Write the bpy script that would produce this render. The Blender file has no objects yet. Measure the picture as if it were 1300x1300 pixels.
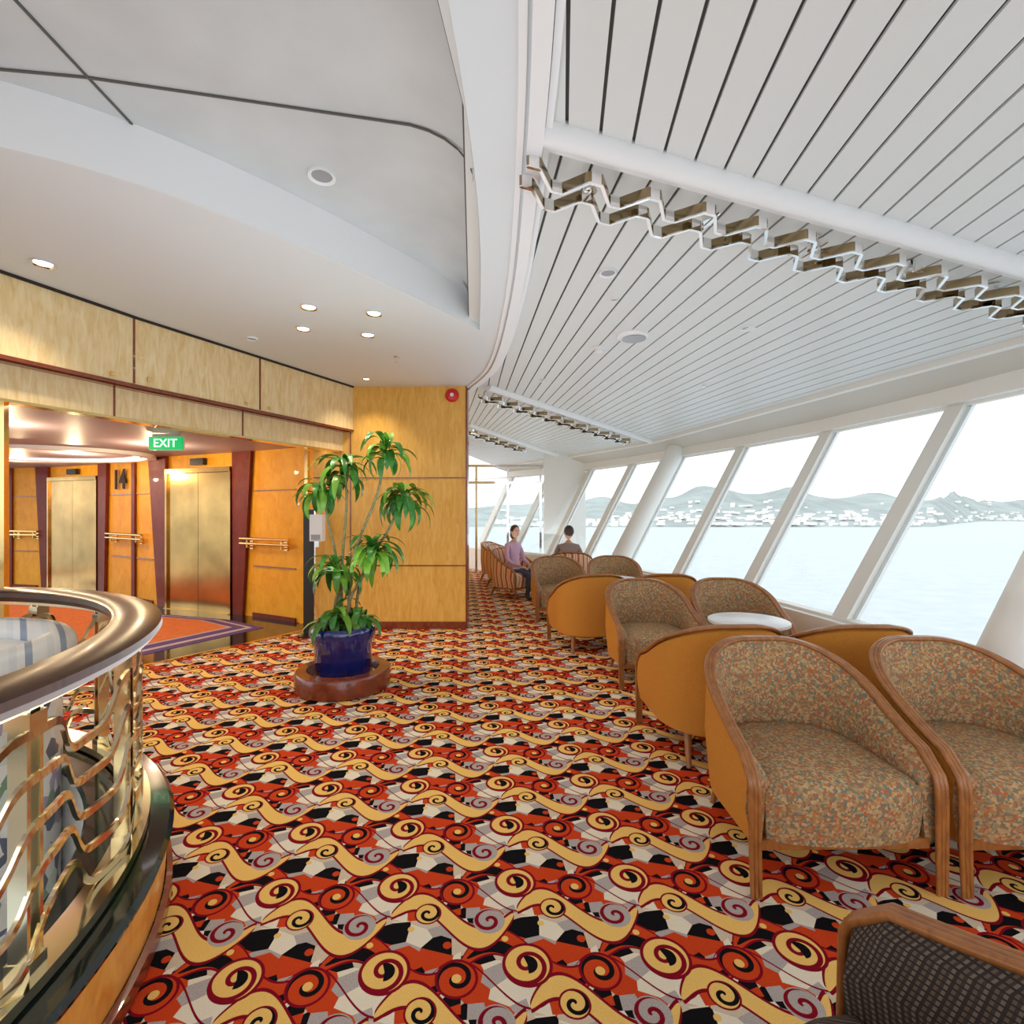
import bpy, bmesh, math, random
from mathutils import Vector, Matrix
random.seed(7)
S=bpy.context.scene
COL=S.collection
try:
    S.view_settings.view_transform='Standard'
    S.view_settings.look='None'
except Exception: pass
V=Vector
# ---------------------------------------------------------------- materials
def newmat(name):
    m=bpy.data.materials.new(name); m.use_nodes=True
    nt=m.node_tree; b=nt.nodes['Principled BSDF']; return m,nt,b
def mat(name,c,rough=.5,metal=0,emis=None,es=0,coat=0,bump=0,bscale=50,vary=0,vscale=5,spec=None):
    m,nt,b=newmat(name)
    b.inputs['Base Color'].default_value=(*c,1)
    b.inputs['Roughness'].default_value=rough
    b.inputs['Metallic'].default_value=metal
    if coat: b.inputs['Coat Weight'].default_value=coat
    if spec is not None: b.inputs['Specular IOR Level'].default_value=spec
    if emis: 
        b.inputs['Emission Color'].default_value=(*emis,1); b.inputs['Emission Strength'].default_value=es
    tc=nt.nodes.new('ShaderNodeTexCoord')
    if vary:
        n=nt.nodes.new('ShaderNodeTexNoise'); n.inputs['Scale'].default_value=vscale; n.inputs['Detail'].default_value=4
        nt.links.new(tc.outputs['Object'],n.inputs['Vector'])
        r=nt.nodes.new('ShaderNodeValToRGB')
        r.color_ramp.elements[0].position=.3; r.color_ramp.elements[1].position=.7
        r.color_ramp.elements[0].color=(*[x*(1-vary) for x in c],1); r.color_ramp.elements[1].color=(*[min(1,x*(1+vary*.5)) for x in c],1)
        nt.links.new(n.outputs['Fac'],r.inputs['Fac']); nt.links.new(r.outputs['Color'],b.inputs['Base Color'])
    if bump:
        n=nt.nodes.new('ShaderNodeTexNoise'); n.inputs['Scale'].default_value=bscale
        nt.links.new(tc.outputs['Object'],n.inputs['Vector'])
        bp=nt.nodes.new('ShaderNodeBump'); bp.inputs['Strength'].default_value=bump; bp.inputs['Distance'].default_value=.01
        nt.links.new(n.outputs['Fac'],bp.inputs['Height']); nt.links.new(bp.outputs['Normal'],b.inputs['Normal'])
    return m
def wood(name,dark,light,scale=(3,3,.6),rough=.3,coat=.3,sc=6,spec=.5):
    m,nt,b=newmat(name)
    tc=nt.nodes.new('ShaderNodeTexCoord'); mp=nt.nodes.new('ShaderNodeMapping')
    mp.inputs['Scale'].default_value=scale
    nt.links.new(tc.outputs['Object'],mp.inputs['Vector'])
    n=nt.nodes.new('ShaderNodeTexNoise'); n.inputs['Scale'].default_value=sc; n.inputs['Detail'].default_value=7; n.inputs['Roughness'].default_value=.6
    n.inputs['Distortion'].default_value=.8
    nt.links.new(mp.outputs['Vector'],n.inputs['Vector'])
    r=nt.nodes.new('ShaderNodeValToRGB'); r.color_ramp.elements[0].position=.32; r.color_ramp.elements[1].position=.66
    r.color_ramp.elements[0].color=(*dark,1); r.color_ramp.elements[1].color=(*light,1)
    nt.links.new(n.outputs['Fac'],r.inputs['Fac']); nt.links.new(r.outputs['Color'],b.inputs['Base Color'])
    b.inputs['Roughness'].default_value=rough; b.inputs['Coat Weight'].default_value=coat; b.inputs['Specular IOR Level'].default_value=spec
    return m
class E:
    nt=None
    def __init__(s,k): s.k=k
    @staticmethod
    def op(o,*a):
        n=E.nt.nodes.new('ShaderNodeMath'); n.operation=o
        for i,x in enumerate(a):
            if isinstance(x,E): E.nt.links.new(x.k,n.inputs[i])
            else: n.inputs[i].default_value=float(x)
        return E(n.outputs[0])
    def __add__(s,o): return E.op('ADD',s,o)
    __radd__=__add__
    def __sub__(s,o): return E.op('SUBTRACT',s,o)
    def __rsub__(s,o): return E.op('SUBTRACT',o,s)
    def __mul__(s,o): return E.op('MULTIPLY',s,o)
    __rmul__=__mul__
    def __truediv__(s,o): return E.op('DIVIDE',s,o)
    def fract(s): return E.op('FRACT',s)
    def sin(s): return E.op('SINE',s)
    def lt(s,o): return E.op('LESS_THAN',s,o)
    def gt(s,o): return E.op('GREATER_THAN',s,o)
    def abs(s): return E.op('ABSOLUTE',s)
    def pos(s): return E.op('MAXIMUM',s,0.0)
def mixc(f,a,b):
    n=E.nt.nodes.new('ShaderNodeMix'); n.data_type='RGBA'
    E.nt.links.new(f.k,n.inputs[0])
    for i,x in ((6,a),(7,b)):
        if isinstance(x,tuple): n.inputs[i].default_value=(*x,1)
        else: E.nt.links.new(x,n.inputs[i])
    return n.outputs[2]
def carpet():
    m,nt,b=newmat('carpet_swirl'); E.nt=nt
    tc=nt.nodes.new('ShaderNodeTexCoord'); sp=nt.nodes.new('ShaderNodeSeparateXYZ')
    nt.links.new(tc.outputs['Object'],sp.inputs[0])
    x=E(sp.outputs[0]); y=E(sp.outputs[1])
    T=.47; W=.38
    a=(x+.10*y)/T+20.0; bb=(y-.06*x)/W+20.0
    YEL=(.90,.56,.16); RED=(.62,.060,.014); BLK=(.008,.007,.009); CRI=(.24,.005,.018); GRY=(.46,.40,.38); BEI=(.68,.55,.41); CRM=(.84,.75,.60)
    def sh(v,s): return (v+s).fract()
    cv=nt.nodes.new('ShaderNodeCombineXYZ'); nt.links.new(a.fract().k,cv.inputs[0]); nt.links.new(bb.fract().k,cv.inputs[1])
    vo=nt.nodes.new('ShaderNodeTexVoronoi'); vo.inputs['Scale'].default_value=5.5
    nt.links.new(cv.outputs[0],vo.inputs['Vector'])
    s2=nt.nodes.new('ShaderNodeSeparateColor'); nt.links.new(vo.outputs['Color'],s2.inputs[0])
    rp=nt.nodes.new('ShaderNodeValToRGB'); rp.color_ramp.interpolation='CONSTANT'
    el=rp.color_ramp.elements; el[0].position=0; el[0].color=(*GRY,1); el[1].position=.20; el[1].color=(*BEI,1)
    for p,c in ((.36,RED),(.45,GRY),(.60,CRM),(.72,BLK),(.78,RED),(.85,CRM)):
        e=el.new(p); e.color=(*c,1)
    nt.links.new(s2.outputs[0],rp.inputs['Fac'])
    col=rp.outputs['Color']
    def stroke(col,sx,sy,A,h,fill,out,lo=.04,hi=.96,offs=0.0,ow=.028,ph=0.0,pw=.6):
        u=sh(a,sx); v=sh(bb,sy)
        t=(u-lo)/(hi-lo)
        env=E.op('POWER',(t*math.pi).sin().pos(),pw)
        cen=.5+A*(u*6.28318+ph).sin()
        d=((v-cen-offs*env)).abs()
        inr=u.gt(lo)*u.lt(hi)
        if out: col=mixc(d.lt(env*h+ow)*inr,col,out)
        return mixc(d.lt(env*h)*inr,col,fill)
    def swirl(col,cx,cy,R,fill,line,pitch,ph,ring=None,wid=.34,sgn=1):
        dx=(sh(a,.5-cx)-.5)*T; dy=(sh(bb,.5-cy)-.5)*W
        r=E.op('SQRT',dx*dx+dy*dy); th=E.op('ARCTAN2',dy*sgn,dx)/6.28318
        if fill: col=mixc(r.lt(R),col,fill)
        s=(th+r/pitch+ph).fract()
        if wid: col=mixc(s.lt(wid)*r.lt(R*.93),col,line)
        if ring: col=mixc(r.gt(R*.87)*r.lt(R),col,ring)
        return col
    def wedge(col,cx,cy,R,c,a0,a1):
        dx=(sh(a,.5-cx)-.5)*T; dy=(sh(bb,.5-cy)-.5)*W
        r=E.op('SQRT',dx*dx+dy*dy); th=E.op('ARCTAN2',dy,dx)/6.28318+.5
        return mixc(r.lt(R)*th.gt(a0)*th.lt(a1),col,c)
    col=wedge(col,.62,.72,.10,RED,.05,.40)
    col=stroke(col,.28,.20,.24,.012,CRI,None,.02,.98)
    col=stroke(col,.0,.0,.22,.15,RED,CRI,.0,.97,pw=.45,ow=.022)
    col=stroke(col,.0,.0,.22,.080,BLK,None,.04,.92,offs=-.075)
    col=stroke(col,.55,.50,.24,.12,YEL,CRI,.0,.97,ph=.3,pw=.45,ow=.034)
    col=swirl(col,.47,.46,.084,YEL,CRI,.054,.15,CRI,.30)
    col=swirl(col,.97,.36,.070,RED,BLK,.05,.4,CRI,.34,-1)
    col=swirl(col,.22,.96,.058,GRY,CRI,.042,.6,None,.36)
    col=swirl(col,.74,.08,.050,YEL,BLK,.040,.2,CRI,.34,-1)
    col=wedge(col,.47,.46,.034,BLK,.25,.80)
    def dot(col,cx,cy,R,c):
        dx=(sh(a,.5-cx)-.5)*T; dy=(sh(bb,.5-cy)-.5)*W
        return mixc(E.op('SQRT',dx*dx+dy*dy).lt(R),col,c)
    for cx,cy,R,c in ((.97,.36,.016,YEL),(.07,.80,.014,YEL),(.62,.90,.012,YEL),(.9,.70,.015,RED),(.33,.74,.012,YEL)):
        col=dot(col,cx,cy,R,c)
    n=nt.nodes.new('ShaderNodeTexNoise'); n.inputs['Scale'].default_value=260; nt.links.new(tc.outputs['Object'],n.inputs['Vector'])
    mx=nt.nodes.new('ShaderNodeMix'); mx.data_type='RGBA'; mx.blend_type='OVERLAY'; mx.inputs[0].default_value=.5
    nt.links.new(col,mx.inputs[6]); nt.links.new(n.outputs['Fac'],mx.inputs[7])
    nt.links.new(mx.outputs[2],b.inputs['Base Color'])
    b.inputs['Roughness'].default_value=.95; b.inputs['Specular IOR Level'].default_value=.05
    bp=nt.nodes.new('ShaderNodeBump'); bp.inputs['Strength'].default_value=.4; bp.inputs['Distance'].default_value=.005
    nt.links.new(n.outputs['Fac'],bp.inputs['Height']); nt.links.new(bp.outputs['Normal'],b.inputs['Normal'])
    return m
def voro(name,cols,scale,rough=.85,edge=None):
    m,nt,b=newmat(name); tc=nt.nodes.new('ShaderNodeTexCoord')
    vo=nt.nodes.new('ShaderNodeTexVoronoi'); vo.inputs['Scale'].default_value=scale
    nt.links.new(tc.outputs['Object'],vo.inputs['Vector'])
    s2=nt.nodes.new('ShaderNodeSeparateColor'); nt.links.new(vo.outputs['Color'],s2.inputs[0])
    rp=nt.nodes.new('ShaderNodeValToRGB'); rp.color_ramp.interpolation='CONSTANT'
    el=rp.color_ramp.elements; el[0].color=(*cols[0],1); el[1].position=1/len(cols); el[1].color=(*cols[1],1)
    for i,c in enumerate(cols[2:]):
        e=el.new((i+2)/len(cols)); e.color=(*c,1)
    nt.links.new(s2.outputs[0],rp.inputs['Fac']); nt.links.new(rp.outputs['Color'],b.inputs['Base Color'])
    b.inputs['Roughness'].default_value=rough
    return m
def stripes(name,cols,freq,axis=0,rough=.85):
    m,nt,b=newmat(name); tc=nt.nodes.new('ShaderNodeTexCoord'); E.nt=nt
    sp=nt.nodes.new('ShaderNodeSeparateXYZ'); nt.links.new(tc.outputs['Object'],sp.inputs[0])
    v=E(sp.outputs[0])+E(sp.outputs[1]) if axis==3 else E(sp.outputs[axis])
    v=((v+5.0)*freq).fract()
    rp=nt.nodes.new('ShaderNodeValToRGB'); rp.color_ramp.interpolation='CONSTANT'
    el=rp.color_ramp.elements; el[0].color=(*cols[0],1); el[1].position=1/len(cols); el[1].color=(*cols[1],1)
    for i,c in enumerate(cols[2:]):
        e=el.new((i+2)/len(cols)); e.color=(*c,1)
    nt.links.new(v.k,rp.inputs['Fac'])
    out=rp.outputs['Color']
    if axis==3 and freq>20:
        w=(E(sp.outputs[2])*90.0).fract().lt(.3); out=mixc(w,out,(.02,.014,.012))
    nt.links.new(out,b.inputs['Base Color'])
    b.inputs['Roughness'].default_value=rough
    return m
M={}
M['carpet']=carpet()
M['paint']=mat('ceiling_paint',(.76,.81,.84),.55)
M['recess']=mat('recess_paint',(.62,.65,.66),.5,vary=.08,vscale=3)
M['white']=mat('white_satin',(.88,.89,.90),.4)
M['slat']=mat('slat_metal',(.73,.755,.745),.38)
M['dark']=mat('dark_gap',(.03,.02,.015),.8)
M['seam']=mat('seam_grey',(.12,.11,.10),.8)
M['cream']=mat('cream_paint',(.84,.83,.79),.5)
M['beige']=mat('beige_soffit',(.60,.56,.49),.5)
M['maple']=wood('figured_maple',(.76,.38,.06),(.90,.54,.13),(3.5,3.5,.7),.4,.1,6,.3)
M['maple_l']=wood('figured_maple_light',(.80,.55,.24),(.94,.76,.46),(4,4,.8),.4,.1,6,.3)
M['maple_o']=wood('lobby_maple',(.80,.33,.012),(.92,.45,.03),(1.2,1.2,.8),.5,.05,6,.2)
M['mahog']=wood('mahogany',(.16,.03,.012),(.27,.055,.02),(2,2,2),.25,.5)
M['rail']=wood('rail_wood',(.030,.009,.005),(.07,.022,.010),(2,2,2),.30,.05,6,.3)
M['curbw']=wood('curb_wood',(.70,.25,.035),(.88,.40,.07),(2,2,.7),.3,.3)
M['chairw']=wood('chair_wood',(.27,.09,.02),(.42,.16,.04),(4,4,2),.35,.25)
M['brass']=mat('brass',(.86,.62,.26),.18,1)
M['nickel']=mat('warm_nickel',(.84,.74,.52),.12,1)
M['ribbon']=mat('ribbon_dark_reflection',(.34,.26,.15),.10,1)  # dark reflection in the polished ribbon, put into its colour
M['chrome']=mat('chrome',(.88,.88,.88),.08,1)
M['steel']=mat('lift_steel_gold_lit',(.54,.34,.12),.20,1,bump=.04,bscale=12,vary=.3,vscale=2)  # brushed steel with the lobby's gold light put into its colour
M['granite']=mat('black_granite',(.015,.022,.018),.08,coat=.3,vary=.5,vscale=80)
M['redw']=wood('red_pilaster',(.14,.018,.008),(.20,.03,.012),(2,2,1),.5,.1,6,.2)
M['orange_fab']=mat('orange_fabric',(.64,.27,.045),.85,bump=.3,bscale=300,vary=.12,vscale=150,spec=.15)
M['tweed']=voro('tweed_fabric',[(.44,.19,.06),(.33,.23,.11),(.16,.18,.14),(.50,.30,.13),(.44,.12,.05),(.38,.26,.13),(.25,.16,.08),(.52,.36,.18)],105)
M['stripe_dark']=stripes('dark_woven_fabric',[(.03,.02,.018),(.12,.08,.055),(.045,.03,.025),(.16,.12,.09)],40,3)
M['stripe_red']=stripes('red_stripe_fabric',[(.60,.16,.08),(.85,.68,.48),(.72,.38,.15),(.88,.74,.55),(.50,.12,.07)],9,3)
M['bluepot']=mat('blue_glaze',(.010,.022,.18),.12,coat=.8,vary=.3,vscale=12)
M['soil']=mat('soil',(.05,.03,.02),.95,vary=.4,vscale=60)
M['leaf']=mat('leaf_green',(.045,.22,.025),.32,vary=.5,vscale=14)
M['leafy']=mat('leaf_lime',(.18,.40,.04),.35,vary=.3,vscale=14)
M['stem']=mat('cane_bark',(.30,.27,.13),.8,vary=.4,vscale=40)
M['black']=mat('black_plastic',(.015,.015,.015),.35)
M['wplas']=mat('white_plastic',(.82,.83,.85),.35)
M['green']=mat('exit_green',(.0,.45,.12),.4,emis=(.0,.7,.2),es=.5)
M['txt']=mat('sign_white',(.9,1,.9),.4,emis=(.9,1,.9),es=1.2)
M['red']=mat('alarm_red',(.65,.015,.01),.3)
M['lamp']=mat('lamp_glow',(1,1,1),.4,emis=(1,.88,.68),es=12)
M['cool']=mat('cove_glow',(1,1,1),.4,emis=(.93,.95,1),es=1.6)
M['lens']=mat('lamp_off',(.34,.35,.37),.2)
M['lobc']=mat('lobby_ceiling_paint',(.42,.34,.42),.45)
M['lobcar']=mat('lobby_carpet_orange',(.76,.20,.04),.9,vary=.15,vscale=20)
M['purple']=mat('lobby_carpet_purple',(.13,.06,.22),.9)
M['lilac']=mat('lobby_carpet_grey',(.55,.48,.48),.9)
M['sea']=mat('sea_water',(.37,.42,.455),.5,vary=.09,vscale=.12)
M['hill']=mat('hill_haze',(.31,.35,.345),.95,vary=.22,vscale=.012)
M['house']=mat('house_paint',(.85,.83,.80),.9)
M['skin']=mat('skin',(.62,.36,.25),.5)
M['skin2']=mat('skin_tan',(.52,.28,.18),.5)
M['hair']=mat('hair_dark',(.05,.025,.02),.6)
M['pink']=mat('shirt_lilac',(.66,.42,.60),.8)
M['blueshirt']=mat('shirt_brown',(.30,.22,.20),.8)
M['trouser']=mat('trouser_navy',(.06,.07,.12),.85)
M['eye']=mat('eye_white',(.85,.85,.82),.3)
M['lip']=mat('lip',(.45,.12,.10),.5)
M['drum']=voro('sculpture_mosaic',[(.70,.70,.66),(.10,.12,.18),(.62,.66,.58),(.80,.78,.74),(.40,.34,.45),(.78,.77,.72),(.20,.30,.20),(.72,.70,.64)],16,.3)
M['roll']=stripes('pale_striped_wrap',[(.80,.80,.78),(.72,.74,.74),(.82,.82,.80),(.30,.36,.46),(.80,.78,.74)],6,3,.4)
m,nt,b=newmat('window_glass'); M['glass']=m
nt.nodes.remove(b); o=nt.nodes['Material Output']
t=nt.nodes.new('ShaderNodeBsdfTransparent'); gl=nt.nodes.new('ShaderNodeBsdfGlossy'); gl.inputs['Roughness'].default_value=.02
fr=nt.nodes.new('ShaderNodeMixShader'); fr.inputs[0].default_value=.04; t.inputs[0].default_value=(.95,.98,.98,1)
nt.links.new(t.outputs[0],fr.inputs[1]); nt.links.new(gl.outputs[0],fr.inputs[2]); nt.links.new(fr.outputs[0],o.inputs[0])

# ---------------------------------------------------------------- mesh builder
class MB:
    def __init__(s): s.v=[]; s.f=[]; s.m=[]; s.mats=[]
    def mi(s,k):
        if k not in s.mats: s.mats.append(k)
        return s.mats.index(k)
    def add(s,vs,fs,k):
        o=len(s.v); s.v+= [tuple(p) for p in vs]; i=s.mi(k)
        for f in fs: s.f.append(tuple(o+j for j in f)); s.m.append(i)
    def box(s,c,d,k,rz=0,rot=None):
        R=rot or Matrix.Rotation(rz,3,'Z'); c=V(c)
        vs=[c+R@V((x*d[0]/2,y*d[1]/2,z*d[2]/2)) for x in(-1,1) for y in(-1,1) for z in(-1,1)]
        s.add(vs,[(0,1,3,2),(4,6,7,5),(0,4,5,1),(2,3,7,6),(0,2,6,4),(1,5,7,3)],k)
    def tube(s,path,r,k,n=8,closed=False,sq=1):
        P=[V(p) for p in path]; N=len(P)
        if not hasattr(r,'__len__'): r=[r]*N
        up=None; vs=[]
        for i,p in enumerate(P):
            if closed: t=(P[(i+1)%N]-P[i-1]).normalized()
            else: t=(P[min(i+1,N-1)]-P[max(i-1,0)]).normalized()
            if up is None:
                up=V((0,0,1)) if abs(t.z)<.9 else V((0,1,0))
            sd=t.cross(up)
            if sd.length<1e-5: sd=t.orthogonal()
            sd.normalize(); up=sd.cross(t).normalized()
            for j in range(n):
                a=2*math.pi*j/n
                vs.append(p+sd*math.cos(a)*r[i]+up*math.sin(a)*r[i]*sq)
        fs=[]
        M_=N if closed else N-1
        for i in range(M_):
            a=i*n; b_=((i+1)%N)*n
            for j in range(n): fs.append((a+j,a+(j+1)%n,b_+(j+1)%n,b_+j))
        if not closed:
            fs.append(tuple(range(n))); fs.append(tuple((N-1)*n+j for j in range(n)))
        s.add(vs,fs,k)
    def rect(s,path,w,h,k,closed=False,up=(0,0,1)):
        P=[V(p) for p in path]; N=len(P); up=V(up); vs=[]
        for i,p in enumerate(P):
            if closed: t=(P[(i+1)%N]-P[i-1])
            else: t=(P[min(i+1,N-1)]-P[max(i-1,0)])
            sd=t.cross(up).normalized()
            u=up
            for a,b_ in((-1,-1),(1,-1),(1,1),(-1,1)): vs.append(p+sd*a*w/2+u*b_*h/2)
        fs=[]
        for i in range(N if closed else N-1):
            a=i*4; b_=((i+1)%N)*4
            for j in range(4): fs.append((a+j,a+(j+1)%4,b_+(j+1)%4,b_+j))
        if not closed: fs+= [(0,1,2,3),tuple((N-1)*4+j for j in range(4))]
        s.add(vs,fs,k)
    def lathe(s,prof,c,k,n=32,caps=True,axis=None):
        vs=[];c=V(c); R=axis or Matrix.Identity(3)
        for r,z in prof:
            for j in range(n):
                a=2*math.pi*j/n; vs.append(c+R@V((r*math.cos(a),r*math.sin(a),z)))
        fs=[]
        for i in range(len(prof)-1):
            for j in range(n): fs.append((i*n+j,i*n+(j+1)%n,(i+1)*n+(j+1)%n,(i+1)*n+j))
        if caps: fs+= [tuple(range(n)),tuple((len(prof)-1)*n+j for j in range(n))]
        s.add(vs,fs,k)
    def loft(s,rings,k,closed=True,caps=False):
        n=len(rings[0]); vs=[p for r in rings for p in r]; fs=[]
        for i in range(len(rings)-1):
            for j in range(n if closed else n-1):
                fs.append((i*n+j,i*n+(j+1)%n,(i+1)*n+(j+1)%n,(i+1)*n+j))
        if caps: fs+= [tuple(range(n)),tuple((len(rings)-1)*n+j for j in range(n))]
        s.add(vs,fs,k)
    def prism(s,poly,z0,z1,k):
        n=len(poly)
        vs=[(x,y,z0) for x,y in poly]+[(x,y,z1) for x,y in poly]
        s.add(vs,[tuple(range(n)),tuple(range(n,2*n))]+[(i,(i+1)%n,n+(i+1)%n,n+i) for i in range(n)],k)
    def mesh(s,name,angle=35,recalc=True):
        me=bpy.data.meshes.new(name); me.from_pydata(s.v,[],s.f)
        for k in s.mats: me.materials.append(M[k])
        me.polygons.foreach_set('material_index',s.m)
        if recalc:
            bm=bmesh.new(); bm.from_mesh(me); bmesh.ops.recalc_face_normals(bm,faces=bm.faces); bm.to_mesh(me); bm.free()
        if angle:
            me.polygons.foreach_set('use_smooth',[True]*len(me.polygons))
            me.set_sharp_from_angle(angle=math.radians(angle))
        me.update(); return me
    def obj(s,name,angle=35,parent=None,recalc=True):
        o=bpy.data.objects.new(name,s.mesh(name,angle,recalc)); COL.objects.link(o)
        if parent: o.parent=parent
        return o
def empty(name,loc=(0,0,0)):
    e=bpy.data.objects.new(name,None); e.location=loc; COL.objects.link(e); return e
def fill_plane(name,outer,holes,z,k,thick=0):
    bm=bmesh.new()
    for lp in [outer]+holes:
        vs=[bm.verts.new((x,y,z)) for x,y in lp]
        for i in range(len(vs)): bm.edges.new((vs[i],vs[(i+1)%len(vs)]))
    bmesh.ops.triangle_fill(bm,edges=bm.edges[:],use_beauty=True,use_dissolve=False)
    me=bpy.data.meshes.new(name); bm.to_mesh(me); bm.free(); me.materials.append(M[k])
    o=bpy.data.objects.new(name,me); COL.objects.link(o); return o
def bez(pts,n=8):
    P=[V(p) for p in pts]; P=[P[0]*2-P[1]]+P+[P[-1]*2-P[-2]]; out=[]
    for i in range(1,len(P)-2):
        for j in range(n):
            t=j/n; a,b,c,d=P[i-1:i+3]
            out.append(.5*((2*b)+(c-a)*t+(2*a-5*b+4*c-d)*t*t+(3*b-a-3*c+d)*t**3))
    out.append(P[-2]); return out
def lerp(a,b,t): return a+(b-a)*t

# ---------------------------------------------------------------- window wall
WT=[(4.35,-3.0),(4.38,-1.45),(4.36,.1),(4.30,1.6),(4.20,3.12),(4.08,4.64),(3.86,6.19),(3.47,7.65),(3.02,9.05),(2.48,10.42),(1.83,11.72),(1.0,13.0),(0,14.3),(-1.2,15.4)]
def nrm(i):
    a=V(WT[max(i-1,0)]); b=V(WT[min(i+1,len(WT)-1)]); t=(b-a).normalized(); return V((t.y,-t.x))
LEAN=1.17; ZT=2.5; ZB=.55
WB=[V(p)-nrm(i)*LEAN for i,p in enumerate(WT)]
for i in range(len(WT)-1):
    w=empty('window_%d'%(i+1))
    a=V((*WT[i],ZT)); b=V((*WT[i+1],ZT)); c=V((*WB[i+1],ZB)); d=V((*WB[i],ZB))
    mb=MB(); mb.add([a,b,c,d],[(0,1,2,3)],'glass'); mb.obj('pane',0,w,False)
    mb=MB()
    n=nrm(i); tt=V((-n.y,n.x)); 
    wd=.17 if i!=8 else .10; dp=.09
    sl=(a-d).normalized(); nn=V((n.x,n.y,0)); tan=V((-n.y,n.x,0)); outn=tan.cross(sl).normalized()
    def pr(p0,p1,w_,d_,k):
        vs=[]
        for p in (p0,p1):
            for x,y in((-1,-1),(1,-1),(1,1),(-1,1)): vs.append(p+tan*x*w_/2+outn*y*d_/2)
        mb.add(vs,[(0,1,2,3),(4,5,6,7),(0,1,5,4),(1,2,6,5),(2,3,7,6),(3,0,4,7)],k)
    pr(d-sl*.05,a+sl*.05,wd,dp,'cream')
    pr(d+outn*.02,a+outn*.02,wd+.07,.03,'white')
    mb.rect([d,c],.12,.05,'cream'); mb.rect([lerp(a,d,.015),lerp(b,c,.015)],.06,.05,'cream')
    mb.obj('mullion',30,w)
mb=MB()
mb.loft([[(p.x,p.y,.55) for p in WB],[(p.x,p.y,0) for p in WB]],'cream',False)
ib=[V(p)-nrm(i)*(LEAN+.14) for i,p in enumerate(WT)]
mb.loft([[(p.x,p.y,.55) for p in WB],[(p.x,p.y,.55) for p in ib],[(p.x,p.y,0) for p in ib]],'cream',False)
mb.obj('wall_window_side',30)
def column(top_i,inset,name):
    n=nrm(top_i); n3=V((n.x,n.y,0)); a=V((*WT[top_i],ZT))-n3*inset; d=V((*WB[top_i],ZB))-n3*inset
    sl=(a-d)/(ZT-ZB)
    p0=d-sl*ZB; p1=d+sl*(2.72-ZB); mb=MB()
    mb.tube([p0,p1],.155,'cream',24); mb.tube([p0,p0+sl*.12],.175,'cream',24); return mb.obj(name,35)
column(8,.20,'inclined_column')
d=V((2.88,2.95,.72)); sl=V((.55,.05,1)); mb=MB(); mb.tube([d-sl*.72,d+sl*2.02],.14,'cream',24); mb.obj('inclined_column',35)

# ---------------------------------------------------------------- floor
bc=[(p.x+.0,p.y) for p in WB]
CX,CY=-2.87,1.11
hole=[(CX+1.5*math.cos(2*math.pi*i/64),CY+1.5*math.sin(2*math.pi*i/64)) for i in range(64)]
outer=bc+[(-13,15.4),(-13,-3)]
fl=fill_plane('floor',outer,[hole],0,'carpet')
# ---------------------------------------------------------------- slat ceiling
BI=[V((-.4,-2.8,3.15)),V((.09,2.19,3.15)),V((-.31,6.7,3.15)),V((-.80,9.6,3.15)),V((-1.8,12.2,3.15))]
BO=[V((3.45,-1.84,2.8)),V((3.95,3.16,2.8)),V((2.55,9.3,2.8)),V((1.2,12.0,2.8)),V((-.5,14.4,2.8))]
NS=26
mb=MB()
for k in range(4):
    a0,a1,b0,b1=BI[k],BO[k],BI[k+1],BO[k+1]
    for j in range(-2,NS):
        for t0,t1,dz,kk in (((j+.05)/NS,(j+.95)/NS,0,'slat'),(j/NS,(j+1)/NS,.02,'seam')):
            q=[a0+(a1-a0)*t0, a0+(a1-a0)*t1, b0+(b1-b0)*t1, b0+(b1-b0)*t0]
            q=[p+V((0,0,dz)) for p in q]
            if kk=='seam': mb.add([q[0],q[1],q[2],q[3]],[(0,1,2),(0,2,3)],kk); continue
            u=V((0,0,.012))
            mb.add(q+[p+u for p in q],[(0,1,2),(0,2,3),(0,1,5,4),(2,3,7,6),(1,2,6,5),(3,0,4,7)],'slat')
mb.obj('ceiling',0)
for k in range(1,4):
    a,b=BI[k],BO[k]; d=(b-a); L=d.length; dn=d.normalized(); sd=V((dn.y,-dn.x,0)).normalized()
    mb=MB(); mb.tube([a,b],.062,'white',16)
    mb.rect([a-sd*.07-V((0,0,.01)),b-sd*.07-V((0,0,.01))],.05,.02,'white')
    mb.obj('ceiling_beam',40)
    mb=MB(); P=.30; off=-sd; Lr=L if k<3 else L*.7
    for rib,(lat,zz) in enumerate(((.15,-.085),(.27,-.10))):
        path=[]
        for c in range(int(Lr/P)):
            for f_ in (0,.20,.5,.70):
                for e_ in (-.012,.012):
                    tt=c+f_+e_
                    x=tt-math.floor(tt); val=-1 if x<.20 else (-1+2*(x-.20)/.30 if x<.5 else (1 if x<.70 else 1-2*(x-.70)/.30))
                    path.append(a+dn*(max(0,tt)*P)+off*(lat+.06*val)+V((0,0,zz)))
        mb.rect(path,.010,.050,'ribbon')
        dz=V((0,0,-.028)); mb.rect([p+dz for p in path],.016,.007,'chrome')  # chrome lower edge painted in as a bright reflection
        # chrome facings on the flats stand in for their bright reflections
        for c in range(int(Lr/P)):
            for (f0,f1,vv) in ((.02,.18,-1),(.52,.68,1)):
                q=[a+dn*((c+f)*P)+off*(lat+.06*vv)+V((0,0,zz)) for f in (f0,f1)]
                mb.rect(q,.016,.050,'chrome')
    for i in range(int(Lr/.66)):
        s_=.35+i*.66; p=a+dn*s_+off*.21
        mb.tube([p+V((0,0,-.005)),p+V((0,0,-.07))],.035,'chrome',12)
        mb.rect([p-off*.09+V((0,0,-.07)),p+off*.09+V((0,0,-.07))],.012,.01,'chrome')
    mb.obj('wave_ribbon_light',12)
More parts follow.
